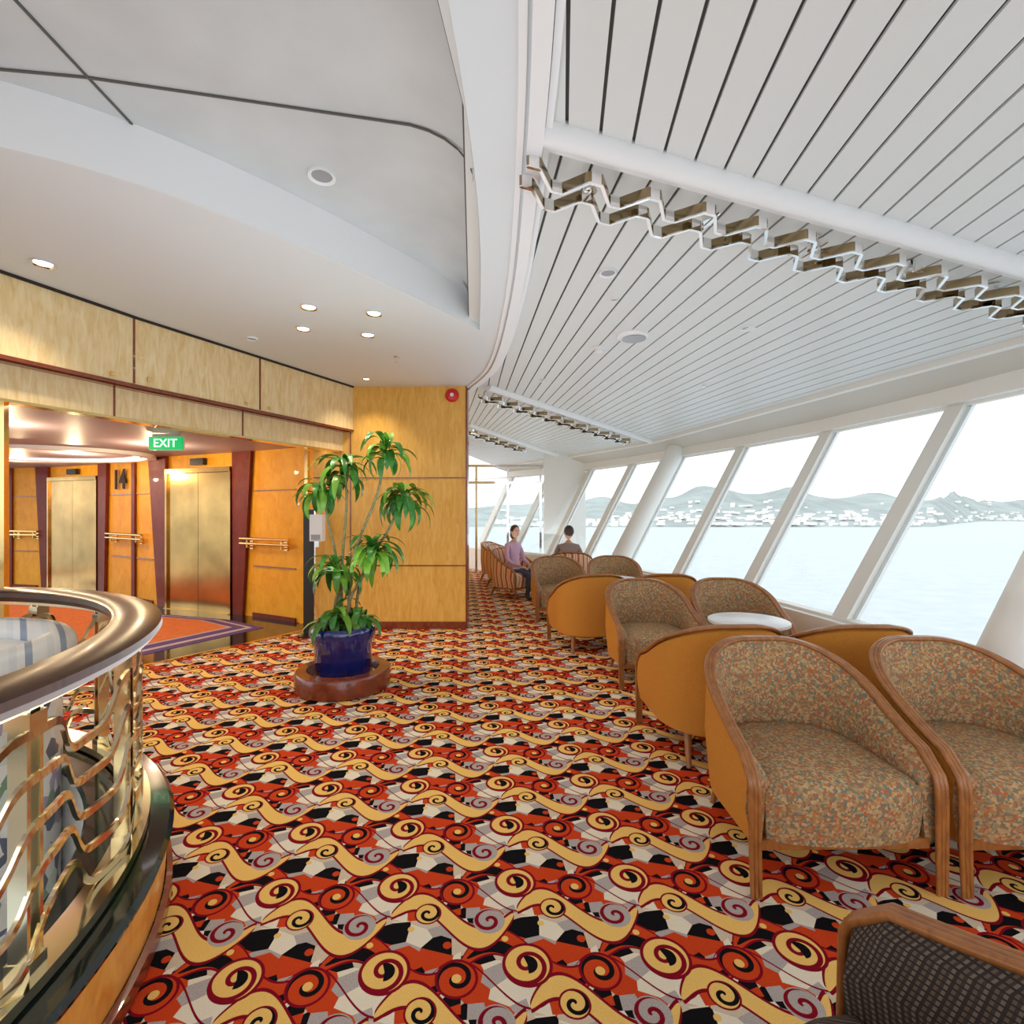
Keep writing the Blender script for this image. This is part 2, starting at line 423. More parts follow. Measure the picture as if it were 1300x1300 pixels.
def samp(poly,n):
    P=[V(p) for p in poly]; L=[0]
    for i in range(1,len(P)): L.append(L[-1]+(P[i]-P[i-1]).length)
    out=[]
    for k in range(n):
        s_=L[-1]*k/(n-1); i=max(j for j in range(len(L)) if L[j]<=s_+1e-9); i=min(i,len(P)-2)
        out.append(P[i].lerp(P[i+1],(s_-L[i])/(L[i+1]-L[i])))
    return out
WTi=[(*p,ZT) for p in WT]
O=samp([tuple(p) for p in BO],60); Wn=samp([WTi[1]]+WTi[2:13],60)
mb=MB(); rings=[[],[],[],[],[]]
for o_,w_ in zip(O,Wn):
    d=(w_-o_); d.z=0; dn=d.normalized()
    rings[0].append(o_+V((0,0,.03))-dn*.03); rings[1].append(o_-dn*.03+V((0,0,-.05))); rings[2].append(o_+dn*.02+V((0,0,-.06)))
    e=w_-dn*.16; rings[3].append(V((e.x,e.y,ZT+.13))); rings[4].append(V((w_.x-dn.x*.1,w_.y-dn.y*.1,ZT+.10)))
mb.loft(rings[:3],'cream',False); mb.loft(rings[2:],'beige',False)  # sloping strip in a darker beige than the cream lip
mb.rect([V((w.x,w.y,ZT+.05))-V((.06,0,0)) for w in Wn],.14,.15,'cream')
mb.obj('trim_1',30)

# ---------------------------------------------------------------- left ceiling
F=bez([(.0,-3,0),(.05,-1,0),(.06,1,0),(.07,2.2,0),(.0,3.83,0),(-.22,5.64,0),(-.59,6.75,0)],6)
F2=[(p.x,p.y) for p in F]
RB=[(-.5,-2.2),(-.35,-.6),(-.25,1.0),(-.2,1.65),(-.18,2.3),(-.185,2.9),(-.22,3.6),(-.29,4.56)]
RB=[(p.x,p.y) for p in bez([(x,y,0) for x,y in RB],5)]
RL=[(-.29,4.56),(-.766,3.83),(-1.26,3.15),(-1.79,2.58),(-2.31,2.25),(-3.2,1.9),(-4.2,1.75)]
RL=[(p.x,p.y) for p in bez([(x,y,0) for x,y in RL],5)]
loop=RB+RL[1:]+[(-4.2,-2.2)]
H=[(-4.75,.4),(-4.05,2.0),(-3.43,3.43),(-3.12,4.26),(-2.62,5.36),(-2.05,6.6)]
co=fill_plane('ceiling_lounge',F2+[(-2.0,6.7)]+[(x-.05,y) for x,y in H[::-1]]+[(-4.9,-3)],[loop],3.12,'paint')
mb=MB()
top=[]
nb=len(RB)
for i,(x,y) in enumerate(loop):
    if i<nb-1:
        ins=.40*min(1,(4.56-y)/1.3+.05); top.append((x-ins,y-.02,3.38))
    elif i==nb-1: top.append((x-.05,y-.12,3.30))
    elif i<len(loop)-1: top.append((x+.02,y-.05,3.38))
    else: top.append((x,y,3.38))
b0=[V((x,y,3.12)) for x,y in loop]; t0=[V(p) for p in top]
def cv(b,t,s):
    a=s*math.pi/2; return V((lerp(b.x,t.x,1-math.cos(a)),lerp(b.y,t.y,1-math.cos(a)),lerp(b.z,t.z,math.sin(a))))
for i in range(len(loop)-1):
    if i<nb-1:
        for s_ in range(8):
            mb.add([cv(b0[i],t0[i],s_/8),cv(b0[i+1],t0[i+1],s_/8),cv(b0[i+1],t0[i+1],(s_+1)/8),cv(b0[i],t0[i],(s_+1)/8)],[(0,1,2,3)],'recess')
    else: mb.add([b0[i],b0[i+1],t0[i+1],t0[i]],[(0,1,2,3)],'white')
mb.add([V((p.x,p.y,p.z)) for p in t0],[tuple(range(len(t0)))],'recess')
cb,ct=V((-.185,2.50,3.12)),V((-.58,2.46,3.38))
mb.rect([(-4.0,1.95,3.376),(-1.836,2.21,3.376)]+[cv(cb,ct,s)+V((-.004,0,-.006)) for s in (1,.85,.7,.55,.4,.25,.1,0)],.010,.008,'seam')
mb.rect([(-1.80,.5,3.376),(-1.82,1.88,3.376),(-1.84,2.50,3.376)],.010,.008,'seam')
me=mb.mesh('ceiling_recess',0)
bm=bmesh.new(); bm.from_mesh(me); bmesh.ops.remove_doubles(bm,verts=bm.verts,dist=.0005); bmesh.ops.recalc_face_normals(bm,faces=bm.faces); bm.to_mesh(me); bm.free()
me.polygons.foreach_set('use_smooth',[True]*len(me.polygons)); me.set_sharp_from_angle(angle=math.radians(28))
ro=bpy.data.objects.new('ceiling_recess',me); COL.objects.link(ro)
mb=MB()
mb.rect([(p.x+.03,p.y,3.12) for p in F],.07,.07,'white'); mb.rect([(p.x-.035,p.y,3.118) for p in F],.03,.03,'white')
mb.rect([(p.x+.085,p.y,3.135) for p in F],.03,.04,'white')
mb.obj('trim_2',30)
# ---------------------------------------------------------------- header & wood walls
H3=[V((x,y,0)) for x,y in H]
def off(poly,d):
    out=[]
    for i,p in enumerate(poly):
        t=(poly[min(i+1,len(poly)-1)]-poly[max(i-1,0)]).normalized(); out.append(p+V((-t.y,t.x,0))*d)
    return out
mb=MB()
up=off(H3,.05); mb.rect([V((p.x,p.y,2.84)) for p in up],.10,.57,'maple_l')
lo=off(H3,.17); mb.rect([V((p.x,p.y,2.405)) for p in lo],.10,.25,'maple_l')
mb.rect([V((p.x,p.y,2.535)) for p in off(H3,.12)],.16,.02,'mahog')
mb.rect([V((p.x,p.y,2.545)) for p in off(H3,-.006)],.012,.025,'mahog')
mb.rect([V((p.x,p.y,2.275)) for p in lo],.12,.02,'brass')
mb.rect([V((p.x,p.y,3.11)) for p in off(H3,-.006)],.02,.02,'dark')
def on_line(poly,ratio):
    for a,b in zip(poly[:-1],poly[1:]):
        fa=a.x-ratio*a.y; fb=b.x-ratio*b.y
        if fa*fb<=0: return a.lerp(b,fa/(fa-fb)),math.atan2(b.y-a.y,b.x-a.x)
for u in (-40,170,330):
    p,an=on_line(off(H3,-.002),(u-650)/650); mb.box((p.x,p.y,2.84),(.014,.012,.55),'mahog',an)
for u in (145,308):
    p,an=on_line(off(H3,.118),(u-650)/650); mb.box((p.x,p.y,2.405),(.012,.012,.24),'mahog',an)
for u,z in ((143,2.60),(190,2.62),(313,2.60),(342,2.60)):
    p,an=on_line(off(H3,-.012),(u-650)/650); mb.box((p.x,p.y,z),(.03,.012,.03),'brass',an)
mb.obj('wall_header',20)
mb=MB()
mb.box((-1.575,6.70,1.56),(1.97,.2,3.12),'maple')
for z in (1.94,.81): mb.box((-1.575,6.597,z),(1.97,.01,.014),'mahog')
mb.box((-2.08,6.597,1.28),(.014,.01,2.5),'mahog')
mb.box((-.585,6.70,1.56),(.025,.22,3.12),'mahog')
mb.obj('wall_maple',0)
mb=MB(); mb.box((-1.575,6.585,.045),(1.97,.03,.09),'mahog'); mb.obj('baseboard_maple',0)
mb=MB(); mb.prism([(-.60,6.8),(-1.7,12.4),(-1.9,12.4),(-.8,6.8)],0,3.12,'maple'); mb.obj('wall_inner',0)
mb=MB(); mb.box((-3.60,3.60,1.14),(.07,.07,2.28),'brass',.4); mb.box((-2.62,6.55,1.14),(.04,.08,2.28),'brass'); mb.obj('door_1',0)
# ---------------------------------------------------------------- lift lobby
LW=[V(p) for p in ((-2.56,6.75,0),(-3.9,7.45,0),(-5.4,8.05,0),(-7.7,9.5,0),(-9.0,10.0,0),(-11.8,10.7,0))]
mb=MB(); mb.rect([V((p.x,p.y,1.2)) for p in off(LW,-.06)],.1,2.4,'maple_o')
def wallpt(u): return on_line(LW,(u-650)/650)
def inward(an):
    n=V((math.sin(an),-math.cos(an),0)); return n if n.y<0 else -n
def panel(ub,ut,z0,z1,d,k,mb):
    pb=[wallpt(u) for u in ub]; pt=[wallpt(u) for u in ut]; an=pb[0][1]; n=inward(an)
    vs=[]
    for dd in (0,d):
        vs+=[V((pb[0][0].x,pb[0][0].y,z0))+n*dd,V((pb[1][0].x,pb[1][0].y,z0))+n*dd,V((pt[1][0].x,pt[1][0].y,z1))+n*dd,V((pt[0][0].x,pt[0][0].y,z1))+n*dd]
    mb.add(vs,[(0,1,2,3),(4,5,6,7),(0,1,5,4),(1,2,6,5),(2,3,7,6),(3,0,4,7)],k)
for ub,ut in (((299,311),(298,322)),((204,214.5),(192,214)),((128,136),(128,139)),((56,64),(48,64))):
    panel(ub,ut,0,2.38,.05,'redw',mb)
panel((169,173),(169,173),0,2.38,.03,'redw',mb)
panel((14,17),(14,17),0,2.38,.03,'redw',mb)
for u in ((140,195),(16,48),(322,376)):
    panel(u,u,.72,.735,.012,'mahog',mb); panel(u,u,1.80,1.812,.012,'mahog',mb); panel(u,u,0,.06,.02,'redw',mb)
mb.obj('wall_lobby',0)
def lift(u0,u1,name):
    e=empty(name); mb=MB(); a,an=wallpt(u0); b,_=wallpt(u1); n=inward(an); m_=(a+b)/2; L=(b-a).length
    rz=math.atan2(b.y-a.y,b.x-a.x)
    for sgn in (-1,1):
        c=m_+(b-a).normalized()*sgn*L*.245+n*.025; mb.box((c.x,c.y,1.05),(L*.485,.03,2.08),'steel',rz)
    c=m_+n*.012; mb.box((c.x,c.y,1.05),(L*.99,.02,2.1),'dark',rz)
    mb.obj('leaves',0,e)
    mb=MB(); c=m_+n*.04
    mb.box((c.x,c.y,2.13),(L,.07,.07),'steel',rz); mb.box((c.x,c.y,2.26),(.28,.06,.10),'black',rz); mb.box((c.x,c.y,.008),(L,.12,.012),'steel',rz)
    for sgn in (-1,1):
        q=m_+(b-a).normalized()*sgn*L*.49+n*.04; mb.box((q.x,q.y,1.05),(.04,.06,2.1),'steel',rz)
    mb.obj('frame',0,e)
lift(215,297,'door_2'); lift(65,127,'door_3')
for u0,u1 in ((312,374),(142,188),(20,54)):
    a,an=wallpt(u0); b,_=wallpt(u1); n=inward(an); mb=MB()
    for z in (1.12,1.05): mb.tube([V((p.x,p.y,z))+n*.09 for p in (a,b)],.02,'brass',10)
    for t in (.15,.85):
        p=a.lerp(b,t); mb.tube([V((p.x,p.y,1.0)),V((p.x,p.y,1.0))+n*.09,V((p.x,p.y,1.12))+n*.09],.014,'brass',8); mb.box(V((p.x,p.y,1.03))+n*.01,(.06,.02,.12),'brass',an)
    mb.obj('handrail',40)
def text(s,loc,size,rz,k,name,parent=None,ext=.004):
    c=bpy.data.curves.new(name,'FONT'); c.body=s; c.size=size; c.extrude=ext; c.align_x='CENTER'; c.align_y='CENTER'
    c.materials.append(M[k]); o=bpy.data.objects.new(name,c); o.location=loc; o.rotation_euler=(math.pi/2,0,rz); COL.objects.link(o)
    if parent: o.parent=parent
    return o
p,an=wallpt(154); n=inward(an); rz=math.atan2(-1.45,2.3)
t14=text('14',V((p.x,p.y,2.05))+n*.03,.46,rz,'dark','deck_number',ext=.008); t14.data.offset=.014; t14.data.space_character=1.12
e=empty('exit_sign'); mb=MB(); mb.box((-3.85,5.7,2.265),(.37,.03,.145),'green',0); mb.obj('panel',0,e)
mb=MB(); mb.box((-3.85,5.7,2.35),(.30,.02,.04),'chrome'); mb.box((-3.85,5.72,2.265),(.38,.012,.155),'wplas'); mb.obj('bracket',0,e)
text('EXIT',(-3.85,5.682,2.262),.13,0,'txt','lettering',e,.002)
lc=off(H3,.24)
poly=[(p.x,p.y) for p in lc]+[(p.x,p.y+.1) for p in LW]+[(-11.8,1)]
mb=MB(); n_=len(poly); mb.add([(x,y,2.375) for x,y in poly],[tuple(range(n_))],'lobc')
mb.obj('ceiling_lobby',0)
mb=MB(); mb.rect([V((p.x,p.y,2.335)) for p in off(H3,.30)],.10,.05,'cool'); mb.rect([V((p.x,p.y,2.33)) for p in off(H3,.375)],.03,.07,'white'); mb.obj('cove_light',0)
mb=MB(); ring=[(-7.0+1.5*math.cos(t*math.pi/24),7.6+1.0*math.sin(t*math.pi/24),2.35) for t in range(48)]
mb.rect(ring,.12,.05,'white',True); ring=[(-7.0+1.3*math.cos(t*math.pi/24),7.6+.85*math.sin(t*math.pi/24),2.362) for t in range(48)]
mb.rect(ring,.06,.02,'cool',True); mb.obj('oval_ceiling_coffer',30)
sill=[(-4.9,1.8),(-4.55,2.8),(-4.2,3.9),(-3.64,4.88),(-3.0,5.85),(-2.62,6.45),(-2.58,6.72)]
mb=MB(); poly=sill+[(p.x,p.y-.02) for p in LW[1:]]+[(-11.8,1.8)]
mb.prism(poly,.0,.006,'granite'); mb.rect([(x,y,.008) for x,y in sill],.05,.012,'brass')
R0=[(-3.2,6.6),(-3.85,5.35),(-4.6,4.3),(-6.5,3.8),(-9.5,5.5),(-9.8,9.4),(-7.9,9.0),(-5.5,7.6),(-3.95,7.1)]
cx=sum(p[0] for p in R0)/9; cy=sum(p[1] for p in R0)/9
for s_,z,k in ((1,.010,'purple'),(.95,.013,'lilac'),(.92,.016,'purple'),(.86,.019,'lilac'),(.84,.022,'lobcar')):
    mb.prism([(cx+(x-cx)*s_,cy+(y-cy)*s_) for x,y in R0],.006,z,k)
mb.obj('lobby_floor',0)

# ---------------------------------------------------------------- far partition
mb=MB(); mb.box((1.22,11.9,1.45),(.95,.25,2.9),'cream'); mb.obj('wall_pier',0)
e=empty('glass_partition'); mb=MB()
for x in (-1.55,-.85,-.1,.68): mb.box((x,12.2,1.3),(.05,.06,2.6),'chrome')
for z in (.06,2.2,2.6): mb.box((-.43,12.2,z),(2.3,.05,.06),'chrome')
mb.obj('frame',0,e); mb=MB(); mb.add([(-1.55,12.2,.05),(.7,12.2,.05),(.7,12.2,2.6),(-1.55,12.2,2.6)],[(0,1,2,3)],'glass'); mb.obj('pane',0,e,False)

# ---------------------------------------------------------------- downlights etc
def zc(x,y): return 3.15-.0887*(x-.09)-.00787*(y-2.19)
def downlight(x,y,z,r,lit,name='downlight'):
    mb=MB(); mb.lathe([(r*.72,.01),(r*.75,-.004),(r*.98,-.012),(r,-.004),(r,.012)],(x,y,z),'white' if not lit else 'chrome',24,False)
    mb.lathe([(r*.74,-.002),(r*.74,.004)],(x,y,z),'lamp' if lit else 'lens',20)
    mb.obj(name,40)
    if lit:
        l=bpy.data.lights.new('halogen','SPOT'); l.energy=34; l.color=(1,.85,.62); l.spot_size=math.radians(110); l.spot_blend=.8; l.shadow_soft_size=.04
        o=bpy.data.objects.new('halogen_lamp',l); o.location=(x,y,z-.03); COL.objects.link(o)
for x,y in ((-3.04,3.32),(-1.6,4.03),(-1.12,4.157),(-1.837,4.506),(-1.313,4.663)): downlight(x,y,3.115,.065,True)
downlight(-2.42,4.767,3.115,.05,False); downlight(-1.765,6.2,3.115,.045,True)
downlight(-1.06,2.855,3.375,.075,False)
for x,y,r in ((.636,3.39,.06),(1.88,4.08,.06),(.756,3.78,.03),(.38,6.16,.05),(1.61,6.4,.05)): downlight(x,y,zc(x,y)-.008,r,False)
mb=MB(); x,y=1.07,4.49; mb.lathe([(.02,-.03),(.08,-.03),(.12,-.02),(.15,-.006),(.155,.01)],(x,y,zc(x,y)),'white',32); mb.lathe([(.105,-.031),(.1,-.024)],(x,y,zc(x,y)),'lens',32); mb.obj('ceiling_speaker',40)
mb=MB(); x,y=.82,4.85; mb.lathe([(.02,-.06),(.04,-.05),(.045,-.02),(.06,-.015),(.06,.01)],(x,y,zc(x,y)),'wplas',24); mb.obj('smoke_detector',40)
for x,y,z in ((-1.207,5.336,3.118),(2.13,5.69,zc(2.13,5.69)-.004)):
    mb=MB(); mb.lathe([(.03,0),(.02,-.01),(.01,-.012),(.008,-.04),(.022,-.045),(.022,-.05)],(x,y,z),'chrome',16); mb.obj('sprinkler_head',40)
Rb=Matrix.Rotation(math.pi/2,3,'X')
mb=MB(); mb.lathe([(.085,0),(.088,.02),(.07,.045),(.03,.055)],(-.77,6.598,3.0),'red',28,axis=Rb); mb.lathe([(.028,.05),(.02,.066)],(-.77,6.598,3.0),'wplas',16,axis=Rb); mb.obj('fire_alarm_bell',40)

# ---------------------------------------------------------------- atrium balustrade
def circ(r,z,n=128,a0=0,a1=360):
    full=abs(a1-a0)>=360
    return [(CX+r*math.cos(math.radians(a0+(a1-a0)*i/(n if full else n-1))),CY+r*math.sin(math.radians(a0+(a1-a0)*i/(n if full else n-1))),z) for i in range(n)]
e=empty('atrium_balustrade')
mb=MB()
prof=[(-.085,0),(-.083,.022),(-.07,.03),(.07,.03),(.083,.022),(.085,0),(.065,-.025),(-.065,-.025)]
rings=[]
for (dr,dz) in prof: rings.append([V(p) for p in circ(1.66+dr,1.055+dz)])
mb.loft(rings+[rings[0]],'rail'); mb.obj('handrail',40,e)
mb=MB()
mb.loft([circ(1.76,0),circ(1.78,.02),circ(1.78,.07),circ(1.76,.075)],'mahog')
mb.loft([circ(1.755,.07),circ(1.765,.25),circ(1.755,.27)],'curbw')
mb.loft([circ(1.78,.27),circ(1.785,.285),circ(1.77,.30),circ(1.50,.30),circ(1.49,.28)],'granite')
mb.loft([circ(1.50,.29),circ(1.50,-.35)],'cream'); mb.obj('curb',40,e)
mb=MB()
mb.rect(circ(1.66,.325),.09,.03,'nickel',True); mb.rect(circ(1.66,1.015),.04,.02,'nickel',True)
for i in range(20):
    a=math.radians(6+18*i)
    for da in (-.012,.012):
        x=CX+1.66*math.cos(a+da); y=CY+1.66*math.sin(a+da); mb.box((x,y,.67),(.045,.010,.68),'nickel',a+da)
    x=CX+1.66*math.cos(a); y=CY+1.66*math.sin(a); mb.box((x,y,.36),(.06,.055,.05),'nickel',a); mb.box((x,y,.98),(.06,.055,.04),'nickel',a)
for j in range(5):
    pth=[]
    for i in range(480):
        a=2*math.pi*i/480; ph=a*20-math.radians(6)*20
        z=.42+j*.115+.07*math.tanh(2.2*math.sin(ph+.35*j))
        r=1.66+.022*math.cos(ph)
        pth.append((CX+r*math.cos(a),CY+r*math.sin(a),z))
    mb.rect(pth,.012,.022,'nickel',True)
mb.obj('metalwork',30,e)
mb=MB(); mb.lathe([(4.0,-3.0),(4.0,-3.05)],(CX,CY,0),'carpet',48); mb.obj('floor_lower_deck',0)
mb=MB(); c=(-2.62,2.05,0)
mb.lathe([(.62,-3.0),(.62,.86)],c,'drum',48)
mb.tube([(c[0]+.60*math.cos(t*math.pi/24),c[1]+.60*math.sin(t*math.pi/24),.88) for t in range(48)],.075,'roll',12,True)
mb.lathe([(.6,.85),(.3,.9),(.01,.92)],c,'white',48,False)
mb.obj('mosaic_sculpture_drum',40)

# ---------------------------------------------------------------- tub chair
def chair_mesh(name,outf,inf,seatf=None,h0=.515,h1=.83,SX=1.14):
    mb=MB(); seatf=seatf or inf
    half=[]; HW=.335*SX
    for i in range(6): half.append((HW,-.33+.31*i/5))
    for i in range(1,13):
        th=math.pi/2*i/12; half.append((HW*math.cos(th)**.8 if i<12 else 0,-.02+.37*math.sin(th)**.9))
    L=[0]
    for a,b in zip(half[:-1],half[1:]): L.append(L[-1]+math.hypot(a[0]-b[0],a[1]-b[1]))
    tot=L[-1]; hs=[]
    for l in L:
        u=l/tot; s_=min(1,u*1.1); hs.append(h0+(h1-h0)*(s_*s_*(3-2*s_))**.8-(.05*max(0,1-u/.08)**2))
    right=[(x,y,h) for (x,y),h in zip(half,hs)]
    full=[(-x,y,h) for x,y,h in right]+right[-2::-1]
    N=len(full)
    nor=[]
    for i in range(N):
        a=full[max(i-1,0)]; b=full[min(i+1,N-1)]; t=V((b[0]-a[0],b[1]-a[1])).normalized(); nor.append(V((-t.y,t.x)))
    def ring(o,zf,sc=1): return [V((full[i][0]+nor[i].x*o,full[i][1]+nor[i].y*o,zf(full[i][2]))) for i in range(N)]
    outr=[ring(-.05,lambda h:.17),ring(-.012,lambda h:.19),ring(.012,lambda h:.19+(h-.19)*.5),ring(.004,lambda h:h-.02)]
    mb.loft(outr,outf,False)
    mb.loft([outr[-1],ring(-.03,lambda h:h)],outf,False)
    innr=[ring(-.03,lambda h:h),ring(-.055,lambda h:h-.03),ring(-.085,lambda h:.40+(h-.4)*.5),ring(-.075,lambda h:.40),ring(-.05,lambda h:.17)]
    mb.loft(innr,inf,False)
    for i in (0,N-1):
        pts=[r[i] for r in outr]+[r[i] for r in innr]; mb.add(pts,[tuple(range(len(pts)))],inf)
    pl=[(full[i][0]+nor[i].x*-.07,full[i][1]+nor[i].y*-.07) for i in range(N)]
    fr=[]
    for i in range(1,8):
        t=i/8; fr.append((pl[-1][0]+(pl[0][0]-pl[-1][0])*t,pl[-1][1]-.055*math.sin(math.pi*t)**.6))
    pl=pl+fr
    def sl(sc,z): return [V((x*sc,(y+0)*sc,z)) for x,y in pl]
    mb.loft([sl(.9,.19),sl(.98,.20),sl(1.0,.26),sl(1.015,.36),sl(1.0,.405),sl(.93,.43),sl(.75,.442),sl(.3,.448)],seatf,True,True)
    for o in (-.028,-.012,.004):
        def P(i): return V((full[i][0]+nor[i].x*o,full[i][1]+nor[i].y*o,full[i][2]+.006))
        a=P(0); b=P(N-1)
        leg=lambda q:[(V((q.x*.99,q.y-.035,0)),.008),(V((q.x,q.y-.03,.2)),.010),(V((q.x,q.y-.03,.36)),.0112),(V((q.x,q.y-.026,q.z-.045)),.0115),(V((q.x,q.y-.014,q.z-.014)),.0115)]
        seq=leg(a)+[(P(i),.0115) for i in range(N)]+leg(b)[::-1]
        mb.tube([p for p,_ in seq],[r for _,r in seq],'chairw',8)
    for sx in (-1,1):
        mb.tube([(sx*.24,.20,.2),(sx*.26,.25,.1),(sx*.27,.29,0)],[.024,.02,.013],'chairw',10)
    mb.rect([(-.3*SX,-.32,.185),(.3*SX,-.32,.185)],.03,.04,'chairw')
    return mb.mesh(name,50)
cm=chair_mesh('tub_chair','orange_fab','tweed'); cd=chair_mesh('tub_chair_dark','orange_fab','stripe_dark',None,.635,.77,1.0); cr=chair_mesh('tub_chair_striped','stripe_red','stripe_red')
def chair(x,y,rz,me=cm,sc=1,name='tub_chair'):
    o=bpy.data.objects.new(name,me); o.location=(x,y,0); o.rotation_euler=(0,0,math.radians(rz)); o.scale=(sc,sc,sc); COL.objects.link(o)
for x,y,r in ((1.31,2.36,1),(2.13,2.36,1),(1.29,3.30,183),(2.08,3.30,180),(1.26,4.72,5),(2.08,4.78,-3),(.86,5.72,190),(1.66,5.76,180),(.66,7.35,8),(1.48,7.4,-5)): chair(x,y,r)
chair(.679,.696,212,cd,1,'tub_chair')
for x,y,r in ((.02,9.2,50),(-.12,10.3,60),(-.3,11.2,60),(.98,8.75,178)): chair(x,y,r,cr,1.0,'striped_armchair')
def table(x,y):
    mb=MB(); mb.lathe([(.01,0),(.2,0),(.2,.012),(.06,.03),(.025,.06),(.025,.6),(.05,.62)],(x,y,0),'chrome',24,False)
    mb.lathe([(.27,.622),(.30,.63),(.30,.65),(.29,.655),(.01,.656)],(x,y,0),'wplas',40); mb.obj('side_table',40)
table(1.86,4.03); table(1.3,6.55)

# ---------------------------------------------------------------- plant
e=empty('potted_dracaena'); PX,PY=-1.455,4.42
mb=MB(); mb.lathe([(.375,0),(.395,.01),(.395,.14),(.385,.16),(.30,.165),(.28,.10),(.01,.10)],(PX,PY,0),'mahog',48); mb.obj('plinth',40,e)
mb=MB(); mb.lathe([(.20,.10),(.225,.13),(.245,.40),(.27,.44),(.275,.50),(.255,.53),(.235,.52),(.225,.46),(.01,.46)],(PX,PY,0),'bluepot',48); mb.obj('pot',40,e)
mb=MB(); mb.lathe([(.225,.45),(.224,.475),(.1,.49),(.01,.49)],(PX,PY,0),'soil',32); mb.obj('soil',40,e)
mbS=MB(); mbL=MB()
def leaf(c,az,el,L,w,k):
    d=V((math.cos(az),math.sin(az),0)); N=8
    p=V(c); ang=el
    ls=[];rs=[];ms=[]
    side=V((-d.y,d.x,0))
    for i in range(N+1):
        t=i/N; wd=w*(math.sin(math.pi*min(1,t*.92+.08))**.7)*(1-.15*t)
        if i==N: wd=.001
        ls.append(p+side*wd/2+V((0,0,.12*wd))); rs.append(p-side*wd/2+V((0,0,.12*wd))); ms.append(V(p))
        p=p+(d*math.cos(ang)+V((0,0,math.sin(ang))))*L/N; ang-=(1.7+.9*random.random())/N*1.15
    vs=[];fs=[]
    for i in range(N+1): vs+=[ls[i],ms[i],rs[i]]
    for i in range(N): fs+=[(3*i,3*i+1,3*i+4,3*i+3),(3*i+1,3*i+2,3*i+5,3*i+4)]
    mbL.add(vs,fs,k)
crowns=[((-1.44,4.40,1.92),30,.38,(-.03,.02)),((-1.06,4.30,2.06),24,.36,(.06,-.05)),((-.96,4.5,1.68),36,.40,(.1,.04)),((-1.66,4.42,1.76),22,.34,(-.05,0)),
 ((-1.18,4.36,1.22),32,.40,(.05,-.08)),((-1.50,4.38,1.08),28,.36,(-.06,-.04)),((-1.50,4.34,.66),30,.34,(-.1,-.1)),((-1.30,4.38,.66),20,.30,(.1,-.1))]
for (c,n,L,b_) in crowns:
    path=bez([(PX+b_[0]*.8,PY+b_[1]*.8,.46),(PX+b_[0]*1.3+.02,PY+b_[1],.46+(c[2]-.46)*.4),(lerp(PX,c[0],.75)+.02,lerp(PY,c[1],.7),.46+(c[2]-.46)*.75),c],5)
    mbS.tube(path,[.015-.006*i/len(path) for i in range(len(path))],'stem',8)
    for i in range(n):
        leaf((c[0],c[1],c[2]-.14*random.random()),i*2.399+random.random()*.4,random.uniform(-.2,1.2),L*random.uniform(.7,1.1),.072,'leaf' if random.random()<.62 else 'leafy')
mbS.obj('canes',50,e); mbL.obj('leaves',60,e,False)

e=empty('sanitizer_stand'); mb=MB()
mb.box((-2.40,6.20,.01),(.28,.26,.02),'black'); mb.box((-2.46,6.22,.77),(.13,.05,1.52),'black'); mb.box((-2.385,6.22,.77),(.015,.055,1.5),'chrome'); mb.obj('post',0,e)
mb=MB(); mb.box((-2.34,6.16,1.31),(.15,.11,.32),'wplas'); mb.box((-2.34,6.10,1.20),(.10,.03,.06),'lens'); mb.box((-2.34,6.16,1.12),(.05,.05,.08),'chrome'); mb.obj('dispenser',0,e)

